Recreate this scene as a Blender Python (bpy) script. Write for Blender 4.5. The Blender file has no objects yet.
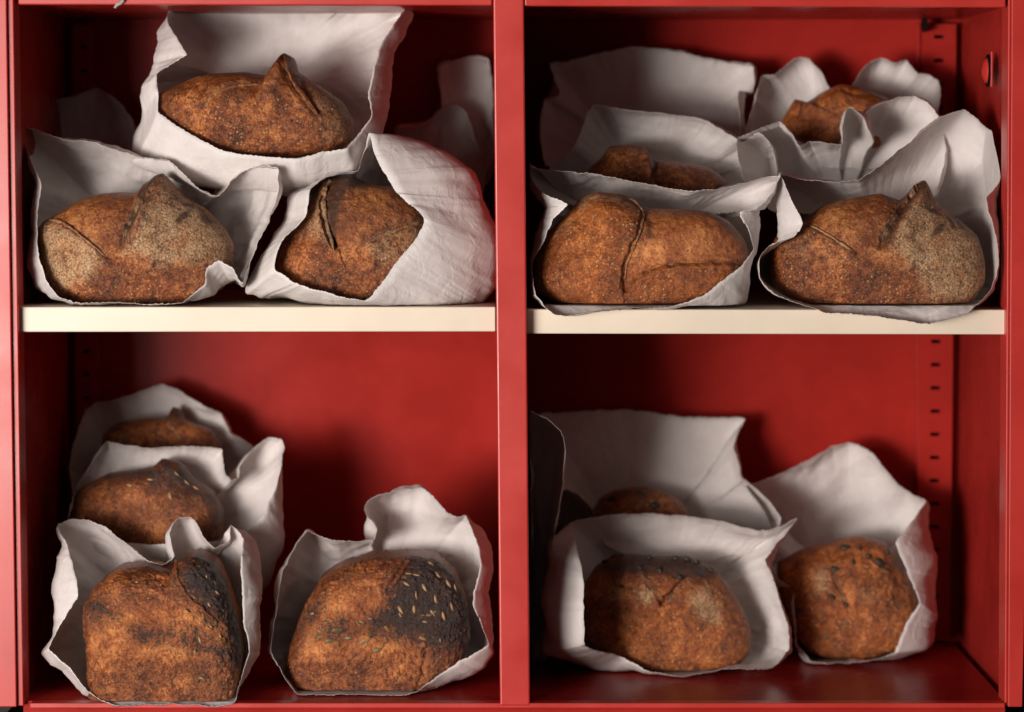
import bpy, math, random
import numpy as np
from mathutils import Vector

random.seed(7)
sc = bpy.context.scene
COL = sc.collection
F = 3000.0                      # focal length in pixels of the 1024 wide picture
CD = 3.45                       # camera distance from the cabinet front
CZ = 1.30                       # camera height
PITCH = math.atan(206.0 / F)
ca, sa = math.cos(PITCH), math.sin(PITCH)


def W(px, py, d=0.0):
    """point of the plane y = d that the photograph shows at (px, py)"""
    dx = (px - 512.0) / F
    dv = -(py - 356.0) / F
    dy = ca + dv * sa
    dz = -sa + dv * ca
    t = (CD + d) / dy
    return (dx * t, d, CZ + dz * t)


def Wn(px, py, d):
    px = np.asarray(px, float); py = np.asarray(py, float); d = np.asarray(d, float)
    dx = (px - 512.0) / F
    dv = -(py - 356.0) / F
    dy = ca + dv * sa
    dz = -sa + dv * ca
    t = (CD + d) / dy
    return np.stack([dx * t, d + 0 * t, CZ + dz * t], -1)


def proj(P):
    x = P[..., 0]; y = P[..., 1] + CD; z = P[..., 2] - CZ
    dep = y * ca - z * sa
    return 512 + F * x / dep, 356 - F * (y * sa + z * ca) / dep


# ---------------------------------------------------------------- noise
_rs = np.random.RandomState(11)
_lat = _rs.rand(64, 64, 64)


def vnoise(P, scale, seed=0):
    Q = P * scale + np.array([seed * 17.13 + 100, seed * 7.7 + 100, seed * 3.31 + 100])
    i = np.floor(Q).astype(int); f = Q - i
    f = f * f * f * (f * (f * 6 - 15) + 10)
    r = 0
    for a in (0, 1):
        for b in (0, 1):
            for c in (0, 1):
                w = (f[..., 0] if a else 1 - f[..., 0]) * (f[..., 1] if b else 1 - f[..., 1]) * (f[..., 2] if c else 1 - f[..., 2])
                r = r + w * _lat[(i[..., 0] + a) & 63, (i[..., 1] + b) & 63, (i[..., 2] + c) & 63]
    return r * 2 - 1


def fbm(P, scale, oct=3, seed=0):
    r = 0; a = 1.0; s = 0
    for k in range(oct):
        r = r + a * vnoise(P, scale * 2.03 ** k, seed + k); s += a; a *= .5
    return r / s


# ---------------------------------------------------------------- materials
def newmat(name):
    m = bpy.data.materials.new(name); m.use_nodes = True
    nt = m.node_tree; nt.nodes.clear()
    out = nt.nodes.new('ShaderNodeOutputMaterial')
    b = nt.nodes.new('ShaderNodeBsdfPrincipled')
    nt.links.new(b.outputs[0], out.inputs[0])
    return m, nt, b, out


def N(nt, kind, **kw):
    n = nt.nodes.new(kind)
    for k, v in kw.items():
        if k in n.inputs.keys():
            n.inputs[k].default_value = v
        else:
            setattr(n, k, v)
    return n


def ramp(nt, src, stops):
    r = nt.nodes.new('ShaderNodeValToRGB')
    e = r.color_ramp.elements
    while len(e) < len(stops): e.new(.5)
    for q, (p, c) in zip(e, stops):
        q.position = p; q.color = (c + (1,)) if len(c) == 3 else c
    nt.links.new(src, r.inputs[0])
    return r.outputs[0]


def mix(nt, fac, a, b, mode='MIX'):
    m = nt.nodes.new('ShaderNodeMix'); m.data_type = 'RGBA'; m.blend_type = mode
    for sock, v in ((m.inputs[0], fac), (m.inputs[6], a), (m.inputs[7], b)):
        if isinstance(v, (int, float)): sock.default_value = v
        elif isinstance(v, tuple): sock.default_value = v + (1,)
        else: nt.links.new(v, sock)
    return m.outputs[2]


def mth(nt, op, a, b=0.0, clamp=False):
    m = nt.nodes.new('ShaderNodeMath'); m.operation = op; m.use_clamp = clamp
    for k, v in enumerate((a, b)):
        if isinstance(v, (int, float)): m.inputs[k].default_value = v
        else: nt.links.new(v, m.inputs[k])
    return m.outputs[0]


def paint(name, col, rough, wear=.12, spec=.4):
    m, nt, b, out = newmat(name)
    tc = N(nt, 'ShaderNodeNewGeometry')
    n1 = N(nt, 'ShaderNodeTexNoise', Scale=9.0, Detail=6.0, Roughness=.6)
    nt.links.new(tc.outputs['Position'], n1.inputs['Vector'])
    c = ramp(nt, n1.outputs[0], [(.3, tuple(x * (1 - wear) for x in col)), (.7, tuple(min(1, x * (1 + wear)) for x in col))])
    nt.links.new(c, b.inputs['Base Color'])
    r = ramp(nt, n1.outputs[0], [(.35, (rough * .8,) * 3), (.75, (rough * 1.25,) * 3)])
    nt.links.new(r, b.inputs['Roughness'])
    b.inputs['Specular IOR Level'].default_value = spec
    n2 = N(nt, 'ShaderNodeTexNoise', Scale=900.0, Detail=2.0)
    nt.links.new(tc.outputs['Position'], n2.inputs['Vector'])
    bp = N(nt, 'ShaderNodeBump', Strength=.07, Distance=.0006)
    nt.links.new(n2.outputs[0], bp.inputs['Height']); nt.links.new(bp.outputs[0], b.inputs['Normal'])
    return m


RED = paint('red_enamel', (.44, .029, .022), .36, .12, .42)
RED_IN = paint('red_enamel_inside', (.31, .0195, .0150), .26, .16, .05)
CREAM = paint('cream_enamel', (.70, .60, .48), .4, .05, .3)
BLACK = paint('dark_plinth_and_shade', (.008, .004, .004), .8, .1, .05)  # plinth paint; also stands in for shade in slots and recesses
DARKWALL = paint('dark_wall', (.02, .017, .015), .8)
METAL = paint('dull_metal', (.25, .22, .2), .4)


def paper_mat():
    m, nt, b, out = newmat('white_kraft_paper')
    g = N(nt, 'ShaderNodeNewGeometry')
    n1 = N(nt, 'ShaderNodeTexNoise', Scale=60.0, Detail=6.0, Roughness=.65)
    nt.links.new(g.outputs['Position'], n1.inputs['Vector'])
    c = ramp(nt, n1.outputs[0], [(.3, (.74, .685, .665)), (.7, (.82, .77, .75))])
    nt.links.new(c, b.inputs['Base Color'])
    b.inputs['Roughness'].default_value = .62
    b.inputs['Specular IOR Level'].default_value = .25
    n2 = N(nt, 'ShaderNodeTexNoise', Scale=1400.0, Detail=3.0)
    nt.links.new(g.outputs['Position'], n2.inputs['Vector'])
    n3 = N(nt, 'ShaderNodeTexNoise', Scale=38.0, Detail=5.0, Roughness=.55, Distortion=.8)
    nt.links.new(g.outputs['Position'], n3.inputs['Vector'])
    # fine creases : sharp valleys of |noise-.5|
    cr = mth(nt, 'ABSOLUTE', mth(nt, 'SUBTRACT', n3.outputs[0], .5))
    cr = mth(nt, 'MINIMUM', cr, .05)
    h = mth(nt, 'ADD', mth(nt, 'MULTIPLY', n2.outputs[0], .12), mth(nt, 'MULTIPLY', cr, 7.0))
    for sc_v, amp_v in ((19.0, 16.0), (47.0, 6.0)):
        vd = N(nt, 'ShaderNodeTexVoronoi', Scale=sc_v, Randomness=1.0); vd.feature = 'DISTANCE_TO_EDGE'
        nd_ = N(nt, 'ShaderNodeTexNoise', Scale=14.0, Detail=2.0); nt.links.new(g.outputs['Position'], nd_.inputs['Vector'])
        sv_ = N(nt, 'ShaderNodeVectorMath'); sv_.operation = 'SCALE'; sv_.inputs['Scale'].default_value = .03
        av_ = N(nt, 'ShaderNodeVectorMath'); av_.operation = 'ADD'
        nt.links.new(nd_.outputs['Color'], sv_.inputs[0]); nt.links.new(sv_.outputs[0], av_.inputs[0]); nt.links.new(g.outputs['Position'], av_.inputs[1])
        nt.links.new(av_.outputs[0], vd.inputs['Vector'])
        pm = ramp(nt, n3.outputs[0], [(.40, (0, 0, 0)), (.58, (1, 1, 1))])
        cv = mth(nt, 'MINIMUM', vd.outputs['Distance'], .10)
        h = mth(nt, 'ADD', h, mth(nt, 'MULTIPLY', mth(nt, 'MULTIPLY', cv, amp_v), pm))
    bp = N(nt, 'ShaderNodeBump', Strength=.22, Distance=.0014)
    nt.links.new(h, bp.inputs['Height']); nt.links.new(bp.outputs[0], b.inputs['Normal'])
    tr = N(nt, 'ShaderNodeBsdfTranslucent', Color=(.78, .66, .60, 1))
    ms = N(nt, 'ShaderNodeMixShader', Fac=.24)
    nt.links.new(b.outputs[0], ms.inputs[1]); nt.links.new(tr.outputs[0], ms.inputs[2])
    nt.links.new(ms.outputs[0], out.inputs[0])
    return m


PAPER = paper_mat()


def crust_mat(name, warm=1.0, speck=1.0, con=1.0, cb=1.0):
    m, nt, b, out = newmat(name)
    g = N(nt, 'ShaderNodeTexCoord')
    P = g.outputs['Object']

    def noise(s, d=6.0, r=.6, dist=0.0):
        n = N(nt, 'ShaderNodeTexNoise', Scale=s, Detail=d, Roughness=r, Distortion=dist)
        nt.links.new(P, n.inputs['Vector']); return n.outputs[0]
    big = noise(26.0, 5.0, .6, .5)
    med = noise(125.0, 8.0, .78, .4)
    fin = noise(400.0, 5.0, .8)
    v = mth(nt, 'ADD', mth(nt, 'MULTIPLY', big, .26), mth(nt, 'MULTIPLY', med, .42))
    v = mth(nt, 'ADD', v, mth(nt, 'MULTIPLY', fin, .32))
    vb = N(nt, 'ShaderNodeTexVoronoi', Scale=150.0, Randomness=1.0); vb.feature = 'SMOOTH_F1'
    wv = N(nt, 'ShaderNodeVectorMath'); wv.operation = 'ADD'
    nv_ = N(nt, 'ShaderNodeTexNoise', Scale=120.0, Detail=3.0); nt.links.new(P, nv_.inputs['Vector'])
    sv = N(nt, 'ShaderNodeVectorMath'); sv.operation = 'SCALE'; sv.inputs['Scale'].default_value = .010
    nt.links.new(nv_.outputs['Color'], sv.inputs[0]); nt.links.new(P, wv.inputs[0]); nt.links.new(sv.outputs[0], wv.inputs[1])
    nt.links.new(wv.outputs[0], vb.inputs['Vector'])
    v = mth(nt, 'ADD', v, mth(nt, 'MULTIPLY', mth(nt, 'SUBTRACT', .42, vb.outputs['Distance']), .05))
    v = mth(nt, 'ADD', mth(nt, 'MULTIPLY', mth(nt, 'SUBTRACT', v, .5), con), .512)
    base = ramp(nt, v, [(.40, (.024 * warm, .0068 * warm, .0035)), (.47, (.090 * warm, .0205 * warm, .0062)),
                        (.54, (.235 * warm, .058 * warm, .0135)), (.61, (.56 * warm, .20 * warm, .060))])
    # pale blisters
    vo = N(nt, 'ShaderNodeTexVoronoi', Scale=230.0, Randomness=1.0); nt.links.new(P, vo.inputs['Vector'])
    sp = ramp(nt, vo.outputs['Distance'], [(.10, (1, 1, 1)), (.36, (0, 0, 0))])
    rnd = N(nt, 'ShaderNodeSeparateColor'); nt.links.new(vo.outputs['Color'], rnd.inputs[0])
    pick = ramp(nt, rnd.outputs[0], [(.30, (0, 0, 0)), (.60, (1, 1, 1))])
    patch = ramp(nt, noise(55.0, 3.0), [(.40, (0, 0, 0)), (.56, (1, 1, 1))])
    spm = mth(nt, 'MULTIPLY', mth(nt, 'MULTIPLY', sp, pick), mth(nt, 'MULTIPLY', patch, .95 * speck))
    base = mix(nt, spm, base, (.66, .37, .155))
    vo2 = N(nt, 'ShaderNodeTexVoronoi', Scale=430.0, Randomness=1.0); nt.links.new(P, vo2.inputs['Vector'])
    sp2 = ramp(nt, vo2.outputs['Distance'], [(.15, (1, 1, 1)), (.5, (0, 0, 0))])
    pt2 = ramp(nt, noise(90.0, 3.0), [(.44, (0, 0, 0)), (.60, (1, 1, 1))])
    base = mix(nt, mth(nt, 'MULTIPLY', mth(nt, 'MULTIPLY', sp2, pt2), .42), base, (.60, .29, .10))

    def attr(nm):
        a = nt.nodes.new('ShaderNodeAttribute'); a.attribute_name = nm; return a.outputs['Fac']
    crumb, flour, dark, edge = attr('crumb'), attr('flour'), attr('poppy'), attr('edge')
    cc = ramp(nt, v, [(.39, (.075 * cb, .019 * cb, .006 * cb)), (.50, (.25 * cb, .068 * cb, .016 * cb)), (.60, (.56 * cb, .24 * cb, .075 * cb))])
    base = mix(nt, mth(nt, 'MULTIPLY', crumb, .85), base, cc)
    fm = noise(48.0, 4.0, .6, .6)
    fpat = ramp(nt, mth(nt, 'ADD', mth(nt, 'MULTIPLY', fm, .25), mth(nt, 'ADD', mth(nt, 'MULTIPLY', med, .37), mth(nt, 'MULTIPLY', fin, .38))), [(.44, (.04, .04, .04)), (.57, (1, 1, 1))])
    fcol = ramp(nt, fin, [(.36, (.20, .098, .040)), (.60, (.66, .45, .25))])
    base = mix(nt, mth(nt, 'MULTIPLY', mth(nt, 'ADD', mth(nt, 'MULTIPLY', flour, fpat), mth(nt, 'MULTIPLY', mth(nt, 'SUBTRACT', flour, .7, True), .7)), .80), base, fcol)
    ppat = ramp(nt, mth(nt, 'ADD', dark, mth(nt, 'ADD', mth(nt, 'MULTIPLY', mth(nt, 'SUBTRACT', med, .5), 3.8), mth(nt, 'MULTIPLY', mth(nt, 'SUBTRACT', fin, .5), 2.2))), [(.35, (0, 0, 0)), (.75, (1, 1, 1))])
    vp = N(nt, 'ShaderNodeTexVoronoi', Scale=760.0); nt.links.new(P, vp.inputs['Vector'])
    pcol = ramp(nt, vp.outputs['Distance'], [(.12, (.12, .105, .105)), (.5, (.016, .011, .010))])
    base = mix(nt, mth(nt, 'MULTIPLY', ppat, .93), base, pcol)
    base = mix(nt, mth(nt, 'MULTIPLY', edge, .9), base, (.045, .016, .008))  # edge: char, plus shade of cuts and ear overhangs put into the colour
    nt.links.new(base, b.inputs['Base Color'])
    rr = ramp(nt, flour, [(0, (.37, .37, .37)), (1, (.75, .75, .75))])
    nt.links.new(rr, b.inputs['Roughness'])
    b.inputs['Specular IOR Level'].default_value = .5
    h = mth(nt, 'ADD', mth(nt, 'MULTIPLY', med, 1.0), mth(nt, 'MULTIPLY', fin, .5))
    h = mth(nt, 'SUBTRACT', h, mth(nt, 'MULTIPLY', vb.outputs['Distance'], .25))
    h = mth(nt, 'ADD', h, mth(nt, 'MULTIPLY', mth(nt, 'MULTIPLY', sp, pick), .22))
    h = mth(nt, 'ADD', h, mth(nt, 'MULTIPLY', mth(nt, 'MULTIPLY', ppat, vp.outputs['Distance']), -.5))
    bp = N(nt, 'ShaderNodeBump', Strength=1.0, Distance=.0024)
    nt.links.new(h, bp.inputs['Height']); nt.links.new(bp.outputs[0], b.inputs['Normal'])
    return m


CRUST = crust_mat('sourdough_crust', 1.12, 1.0, 1.15)
CRUST_W = crust_mat('amber_crust', 1.45, 1.0, .85, 1.55)
SEEDED = crust_mat('seeded_crust', 1.15, .5, 1.1, 1.5)


def simple(name, col, rough=.5):
    m, nt, b, out = newmat(name)
    g = N(nt, 'ShaderNodeTexCoord')
    n = N(nt, 'ShaderNodeTexNoise', Scale=300.0, Detail=3.0); nt.links.new(g.outputs['Object'], n.inputs['Vector'])
    c = ramp(nt, n.outputs[0], [(.3, tuple(x * .75 for x in col)), (.7, tuple(min(1, x * 1.2) for x in col))])
    nt.links.new(c, b.inputs['Base Color']); b.inputs['Roughness'].default_value = rough
    return m


SEED = simple('sunflower_seed', (.33, .19, .085))
PEPITA = simple('pumpkin_seed', (.15, .105, .035))
CHUNK = simple('dark_olive', (.030, .021, .012), .6)


# ---------------------------------------------------------------- objects
def link(o, parent=None, loc=None):
    COL.objects.link(o)
    if parent is not None: o.parent = parent
    return o


def mesh_np(name, V, Fq, mat, smooth=True):
    me = bpy.data.meshes.new(name)
    me.from_pydata([tuple(v) for v in V], [], [tuple(f) for f in Fq])
    me.materials.append(mat)
    if smooth: me.polygons.foreach_set('use_smooth', [True] * len(me.polygons))
    me.update()
    return me


def empty(name, loc, label, cat, group=None):
    o = bpy.data.objects.new(name, None); o.location = loc; o.empty_display_size = .05
    COL.objects.link(o); o['label'] = label; o['category'] = cat
    if group: o['group'] = group
    return o


def tag(o, label, cat, group=None):
    o['label'] = label; o['category'] = cat
    if group: o['group'] = group


def prism(name, quad, d0, d1, mat, parent=None, bevel=.0012, taper=0):
    """solid whose front face is the pixel outline `quad` on plane y=d0, running back to y=d1"""
    A = [W(x, y, d0) for x, y in quad]
    n = len(A)
    V = [tuple(a) for a in A] + [(a[0], d1, a[2]) for a in A]
    Fs = [tuple(range(n)), tuple(range(2 * n - 1, n - 1, -1))]
    Fs += [(i, i + n, (i + 1) % n + n, (i + 1) % n) for i in range(n)]
    me = bpy.data.meshes.new(name); me.from_pydata(V, [], Fs); me.materials.append(mat)
    import bmesh
    bm = bmesh.new(); bm.from_mesh(me); bmesh.ops.recalc_face_normals(bm, faces=bm.faces)
    bm.to_mesh(me); bm.free()
    o = bpy.data.objects.new(name, me); COL.objects.link(o)
    if parent is not None: o.parent = parent
    if bevel:
        b = o.modifiers.new('bevel', 'BEVEL'); b.width = bevel; b.segments = 3; b.limit_method = 'ANGLE'
        me.polygons.foreach_set('use_smooth', [False] * len(me.polygons))
    return o


# ================================================================ cabinet
cab = empty('metal_cabinet', (0, 0, 0), 'red metal cabinet with four open bays and two cream shelves', 'cabinet')
BACK = .45


def cpris(*a, **k):
    return prism(*a, parent=cab, **k)


cpris('stile', [(-45, -60), (5.5, -60), (16.5, 707), (-34, 707)], 0, .03, RED)
cpris('stile_return', [(6.5, -60), (12.5, -60), (23.5, 706), (17.2, 706)], .007, .05, RED)
cpris('stile', [(1012, -60), (1040, -60), (1022.5, 707), (1008, 707)], 0, .03, RED)
cpris('stile_return', [(1008.5, -60), (1011.2, -60), (1007.2, 706), (1004.5, 706)], .006, .05, RED)
cpris('divider', [(492.5, -60), (523.5, -60), (530, 706), (500, 706)], 0, .022, RED, bevel=.0022)
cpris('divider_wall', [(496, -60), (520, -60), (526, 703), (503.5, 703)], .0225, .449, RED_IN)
cpris('header', [(18, -60), (492.2, -60), (492.2, 5.4), (18, 4.6)], .003, .022, RED, bevel=.002)
cpris('header', [(524.3, -60), (1006, -60), (1006, 7.5), (524.3, 6.0)], .003, .022, RED, bevel=.002)
cpris('bottom_rail', [(30, 703.2), (1005, 703.2), (1005, 708.2), (30, 708.2)], .001, .02, RED, bevel=.001)
# carcass
zt = W(512, 6, 0)[2] + .004
zb = W(512, 704, 0)[2]
zs = W(512, 308.5, 0)[2]


def slab(name, x0, x1, y0, y1, z0, z1, mat, bevel=0):
    V = [(x, y, z) for x in (x0, x1) for y in (y0, y1) for z in (z0, z1)]
    Fs = [(0, 1, 3, 2), (4, 6, 7, 5), (0, 4, 5, 1), (2, 3, 7, 6), (0, 2, 6, 4), (1, 5, 7, 3)]
    me = bpy.data.meshes.new(name); me.from_pydata(V, [], Fs); me.materials.append(mat); me.update()
    o = bpy.data.objects.new(name, me); COL.objects.link(o); o.parent = cab
    if bevel:
        b = o.modifiers.new('bevel', 'BEVEL'); b.width = bevel; b.segments = 2
    return o


xl = W(20, 356, 0)[0]; xr = W(1008.5, 356, 0)[0]
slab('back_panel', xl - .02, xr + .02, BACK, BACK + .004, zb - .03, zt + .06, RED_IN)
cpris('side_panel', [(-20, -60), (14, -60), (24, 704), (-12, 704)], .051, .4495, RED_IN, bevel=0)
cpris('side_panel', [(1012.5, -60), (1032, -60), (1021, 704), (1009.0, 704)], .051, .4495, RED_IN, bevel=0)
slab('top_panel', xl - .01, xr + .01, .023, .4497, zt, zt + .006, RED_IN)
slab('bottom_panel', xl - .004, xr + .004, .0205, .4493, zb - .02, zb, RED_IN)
slab('plinth', xl - .03, xr + .0, .03, .448, zb - .25, zb - .021, BLACK)
cpris('shelf', [(14, 307.0), (495.5, 306.8), (495.5, 331.5), (14, 332.0)], .022, .446, CREAM, bevel=.0015)
cpris('shelf', [(526.5, 309.3), (1008.5, 309.8), (1008.5, 334.5), (526.5, 333.6)], .022, .446, CREAM, bevel=.0015)


# perforated shelf uprights at the back corners
def upright(x0, x1, ytop, ybot, d=.428):
    a = W(x0, ytop, d); b = W(x1, ybot, d)
    xs0, xs1 = a[0], b[0]
    z1, z0 = a[2], b[2]
    w = xs1 - xs0
    hx0, hx1 = xs0 + w * .36, xs0 + w * .64
    V = []; Fs = []

    def q(xa, xb, za, zb_, ya=0., yb=0.):
        n = len(V); V.extend([(xa, d + ya, za), (xb, d + yb, za), (xb, d + yb, zb_), (xa, d + ya, zb_)]); Fs.append((n, n + 1, n + 2, n + 3))
    q(xs0, hx0, z0, z1); q(hx1, xs1, z0, z1)
    q(xs0, xs0, z0, z1, .020, 0); q(xs1, xs1, z0, z1, 0, .020)
    z = z0; pitch = .0302; hh = .0048
    while z < z1 - pitch:
        q(hx0, hx1, z, z + pitch - hh); 
        # slot floor set back, painted black for the shade inside
        q(hx0, hx1, z + pitch - hh, z + pitch, .012, .012)
        q(hx0, hx0, z + pitch - hh, z + pitch, 0, .012); q(hx1, hx1, z + pitch - hh, z + pitch, 0, .012)
        z += pitch
    q(hx0, hx1, z, z1)
    me = bpy.data.meshes.new('upright'); me.from_pydata(V, [], Fs); me.materials.append(RED_IN); me.materials.append(BLACK); me.update()
    # black slot floors stand in for the shade inside the hollow post
    for k, p in enumerate(me.polygons):
        ys = [V[i][1] for i in p.vertices]
        if min(ys) > d + .011: p.material_index = 1
    o = bpy.data.objects.new('upright', me); COL.objects.link(o); o.parent = cab
    return o


upright(922, 950, 24, 640)
upright(72, 100, 24, 650)
prism('upright_edge', [(916.5, 24), (920.5, 24), (920.5, 640), (916.5, 640)], .436, .4496, RED_IN, cab, bevel=.001)
prism('slot_shade_bar', [(924, 2), (928, 2), (928, 28), (926, 32), (924, 28)], .40, .427, BLACK, cab, bevel=.0006)  # black bar standing in for the shade of a narrow slot

# round lock boss pressed into the right side wall, with its bright slot flange
wx = W(1009.5, 70, 0)[0]
ctr = W(989, 70, .12); zc = ctr[2]; yc = .15
V = []; Fs = []
nr, na = 10, 40
for i in range(nr + 1):
    r = .0160 * i / nr
    hgt = .0075 * math.sqrt(max(0, 1 - (i / nr) ** 2)) + .0006
    for j in range(na):
        a = 2 * math.pi * j / na
        V.append((wx - hgt, yc + r * math.cos(a), zc + r * math.sin(a) * 1.0))
for i in range(nr):
    for j in range(na):
        Fs.append((i * na + j, i * na + (j + 1) % na, (i + 1) * na + (j + 1) % na, (i + 1) * na + j))
me = bpy.data.meshes.new('lock_boss'); me.from_pydata(V, [], Fs); me.materials.append(RED); me.update()
me.polygons.foreach_set('use_smooth', [True] * len(me.polygons))
o = bpy.data.objects.new('lock_boss', me); COL.objects.link(o); o.parent = cab
o = slab('lock_flange', wx - .0012, wx + .001, yc - .024, yc - .0225, zc - .020, zc + .022, RED, .0004)

V = []; Fs = []
for q_, (r_, h_) in enumerate(((.0162, .0030), (.0195, .0022), (.0195, .0001))):
    for j in range(na):
        a = 2 * math.pi * j / na
        V.append((wx - h_, yc + r_ * math.cos(a), zc + r_ * math.sin(a)))
for i in range(2):
    for j in range(na):
        Fs.append((i * na + j, i * na + (j + 1) % na, (i + 1) * na + (j + 1) % na, (i + 1) * na + j))
me = bpy.data.meshes.new('lock_shade_ring'); me.from_pydata(V, [], Fs); me.materials.append(BLACK); me.update()  # black ring stands in for the shade of the recess around the boss
o = bpy.data.objects.new('lock_shade_ring', me); COL.objects.link(o); o.parent = cab

# small broken clip hanging under the header
cl = prism('hinge_clip', [(113.5, 7.5), (116, 3), (119, 2.2), (122, -1), (124.5, 1), (121, 4.5), (117, 6.5), (115.5, 8.5)], -.004, .002, METAL, cab, bevel=.0004)

# ---------------------------------------------------------------- setting
def structure(name, x0, x1, y0, y1, z0, z1, mat):
    o = slab(name, x0, x1, y0, y1, z0, z1, mat); o.parent = None; o['kind'] = 'structure'; return o


structure('wall', -6, 6, .56, .66, zb - .26, 3.2, DARKWALL)
structure('floor', -6, 6, -5.5, .559, zb - .30, zb - .251, DARKWALL)


# ================================================================ paper bags
def catmull(P, n):
    P = np.asarray(P, float); m = len(P)
    seg = np.linalg.norm((np.roll(P, -1, 0) - P)[:, :2], axis=1) + 1e-3
    cum = np.concatenate([[0], np.cumsum(seg)])
    s = np.linspace(0, cum[-1], n, endpoint=False)
    out = []
    for v in s:
        i = min(np.searchsorted(cum, v, side='right') - 1, m - 1)
        t = (v - cum[i]) / seg[i]
        p0, p1, p2, p3 = P[(i - 1) % m], P[i], P[(i + 1) % m], P[(i + 2) % m]
        d1 = seg[i]; d0 = seg[(i - 1) % m]; d2 = seg[(i + 1) % m]
        # finite-difference tangents for uneven spacing, slightly tightened
        m1 = ((p1 - p0) / d0 * d1 / (d0 + d1) + (p2 - p1) / d1 * d0 / (d0 + d1)) * d1 * .42
        m2 = ((p2 - p1) / d1 * d2 / (d1 + d2) + (p3 - p2) / d2 * d1 / (d1 + d2)) * d1 * .42
        out.append((2 * t ** 3 - 3 * t ** 2 + 1) * p1 + (t ** 3 - 2 * t ** 2 + t) * m1 + (-2 * t ** 3 + 3 * t ** 2) * p2 + (t ** 3 - t ** 2) * m2)
    return np.array(out)


ZFLOOR = {'S': zs + .0015, 'B': zb + .0015, None: -9}


def bag(key, rim, d0, d1, db, ctr, floor, label, group, seed=0, p=2.0, amp=1.0, nU=340, nT=46, pw=1.0, xmin=None, xmax=None):
    rim = [tuple(r) + (0,) * (5 - len(r)) for r in rim]     # x, y, extra depth, bulge x, bulge y
    R = catmull(rim, nU)
    ytop, ybot = R[:, 1].min(), R[:, 1].max()
    k = (ybot - R[:, 1]) / (ybot - ytop)
    dr = d0 + (d1 - d0) * k ** pw + R[:, 2]
    # deckled, tooth cut edge
    teeth = np.where(np.arange(nU) % 2 == 0, .35, -.35)
    Rn = np.stack([R[:, 0], R[:, 1], R[:, 0] * 0], -1)
    R[:, 0] += .8 * vnoise(Rn, .11, seed + 40) + .6 * vnoise(Rn, .33, seed + 41)
    R[:, 1] += .8 * vnoise(Rn, .11, seed + 42) + .6 * vnoise(Rn, .33, seed + 43)
    T = np.linspace(0, 1, nT) ** 1.15
    P = np.zeros((nT, nU, 3))
    cx, cy = ctr
    for i, t in enumerate(T):
        f = t ** (p + .6)
        g = 1 - (1 - t) ** 1.6
        bl = (t / .30) * math.exp(1 - t / .30) * (1 - t) ** .5
        x = R[:, 0] * (1 - f) + cx * f + R[:, 3] * bl
        y = R[:, 1] * (1 - f) + cy * f + R[:, 4] * bl
        if i == 0: y = y + teeth
        d = dr * (1 - g) + db * g
        P[i] = Wn(x, y, d)
    # folds
    rs = np.random.RandomState(seed + 5)
    tu = np.roll(P, -1, 1) - np.roll(P, 1, 1)
    tt = np.gradient(P, axis=0)
    nrm = np.cross(tu, tt); nrm /= np.linalg.norm(nrm, axis=2, keepdims=True) + 1e-9
    disp = np.zeros((nT, nU))
    for q in range(7):
        n = rs.normal(size=3); n[1] *= .5; n /= np.linalg.norm(n)
        lam = rs.uniform(.035, .12)
        w = (P @ n) / lam + rs.rand() + .14 * vnoise(P, 9.0, seed + q)
        tri = np.abs((w % 1) - .5) * 2 - .5
        mk = np.clip(vnoise(P, 11.0, seed + 31 + q) * 1.8 + .25, 0, 1)
        disp += tri * mk * lam * .085
    for q in range(6):
        n = rs.normal(size=3); n /= np.linalg.norm(n)
        lam = rs.uniform(.012, .03)
        w = (P @ n) / lam + rs.rand() + .2 * vnoise(P, 22.0, seed + q)
        tri = np.abs((w % 1) - .5) * 2 - .5
        mk = np.clip(vnoise(P, 20.0, seed + 61 + q) * 2 - .3, 0, 1)
        disp += tri * mk * lam * .05
    ed = np.clip(T * 7 + .15, 0, 1)[:, None] * np.clip((1 - T) * 5, 0, 1)[:, None]
    P = P + nrm * (disp * ed * amp)[..., None]
    zf = ZFLOOR[floor]
    zf = zf - np.maximum(0, .0195 - P[..., 1]) * 4.0 if floor == 'S' else zf - np.maximum(0, .0 - P[..., 1]) * 3.0
    inside = True
    # soft landing on the shelf
    dz = P[..., 2] - zf
    P[..., 2] = np.where(inside & (dz < 0), zf + .0012 * np.exp(dz / .02) * np.abs(vnoise(P, 45., seed)), P[..., 2])
    P[..., 1] = np.minimum(P[..., 1], .4265)
    lim0 = W(25, 356, .1)[0] if cx < 512 else W(530.5, 356, 0)[0]
    lim1 = W(499, 356, 0)[0] if cx < 512 else W(1007, 356, 0)[0] - .002
    m_in = P[..., 1] > .004
    P[..., 0] = np.where(m_in, np.clip(P[..., 0], lim0, lim1), P[..., 0])
    V = list(P.reshape(-1, 3)) + [P[-1].mean(0)]
    c = len(V) - 1
    Fs = []
    for i in range(nT - 1):
        for j in range(nU):
            j2 = (j + 1) % nU
            Fs.append((i * nU + j, (i + 1) * nU + j, (i + 1) * nU + j2, i * nU + j2))
    base = np.array(W(cx, (ybot), d0))
    if floor: base[2] = ZFLOOR[floor]
    V = [tuple(np.asarray(v) - base) for v in V]
    me = mesh_np('paper_bag', V, Fs, PAPER)
    o = bpy.data.objects.new('paper_bag', me); o.location = base; COL.objects.link(o)
    s = o.modifiers.new('thickness', 'SOLIDIFY'); s.thickness = .00018; s.offset = 0
    tag(o, label, 'paper bag', group)
    return o


exec_bags = []
GB = 'white paper bread bags in the red cabinet'

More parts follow.
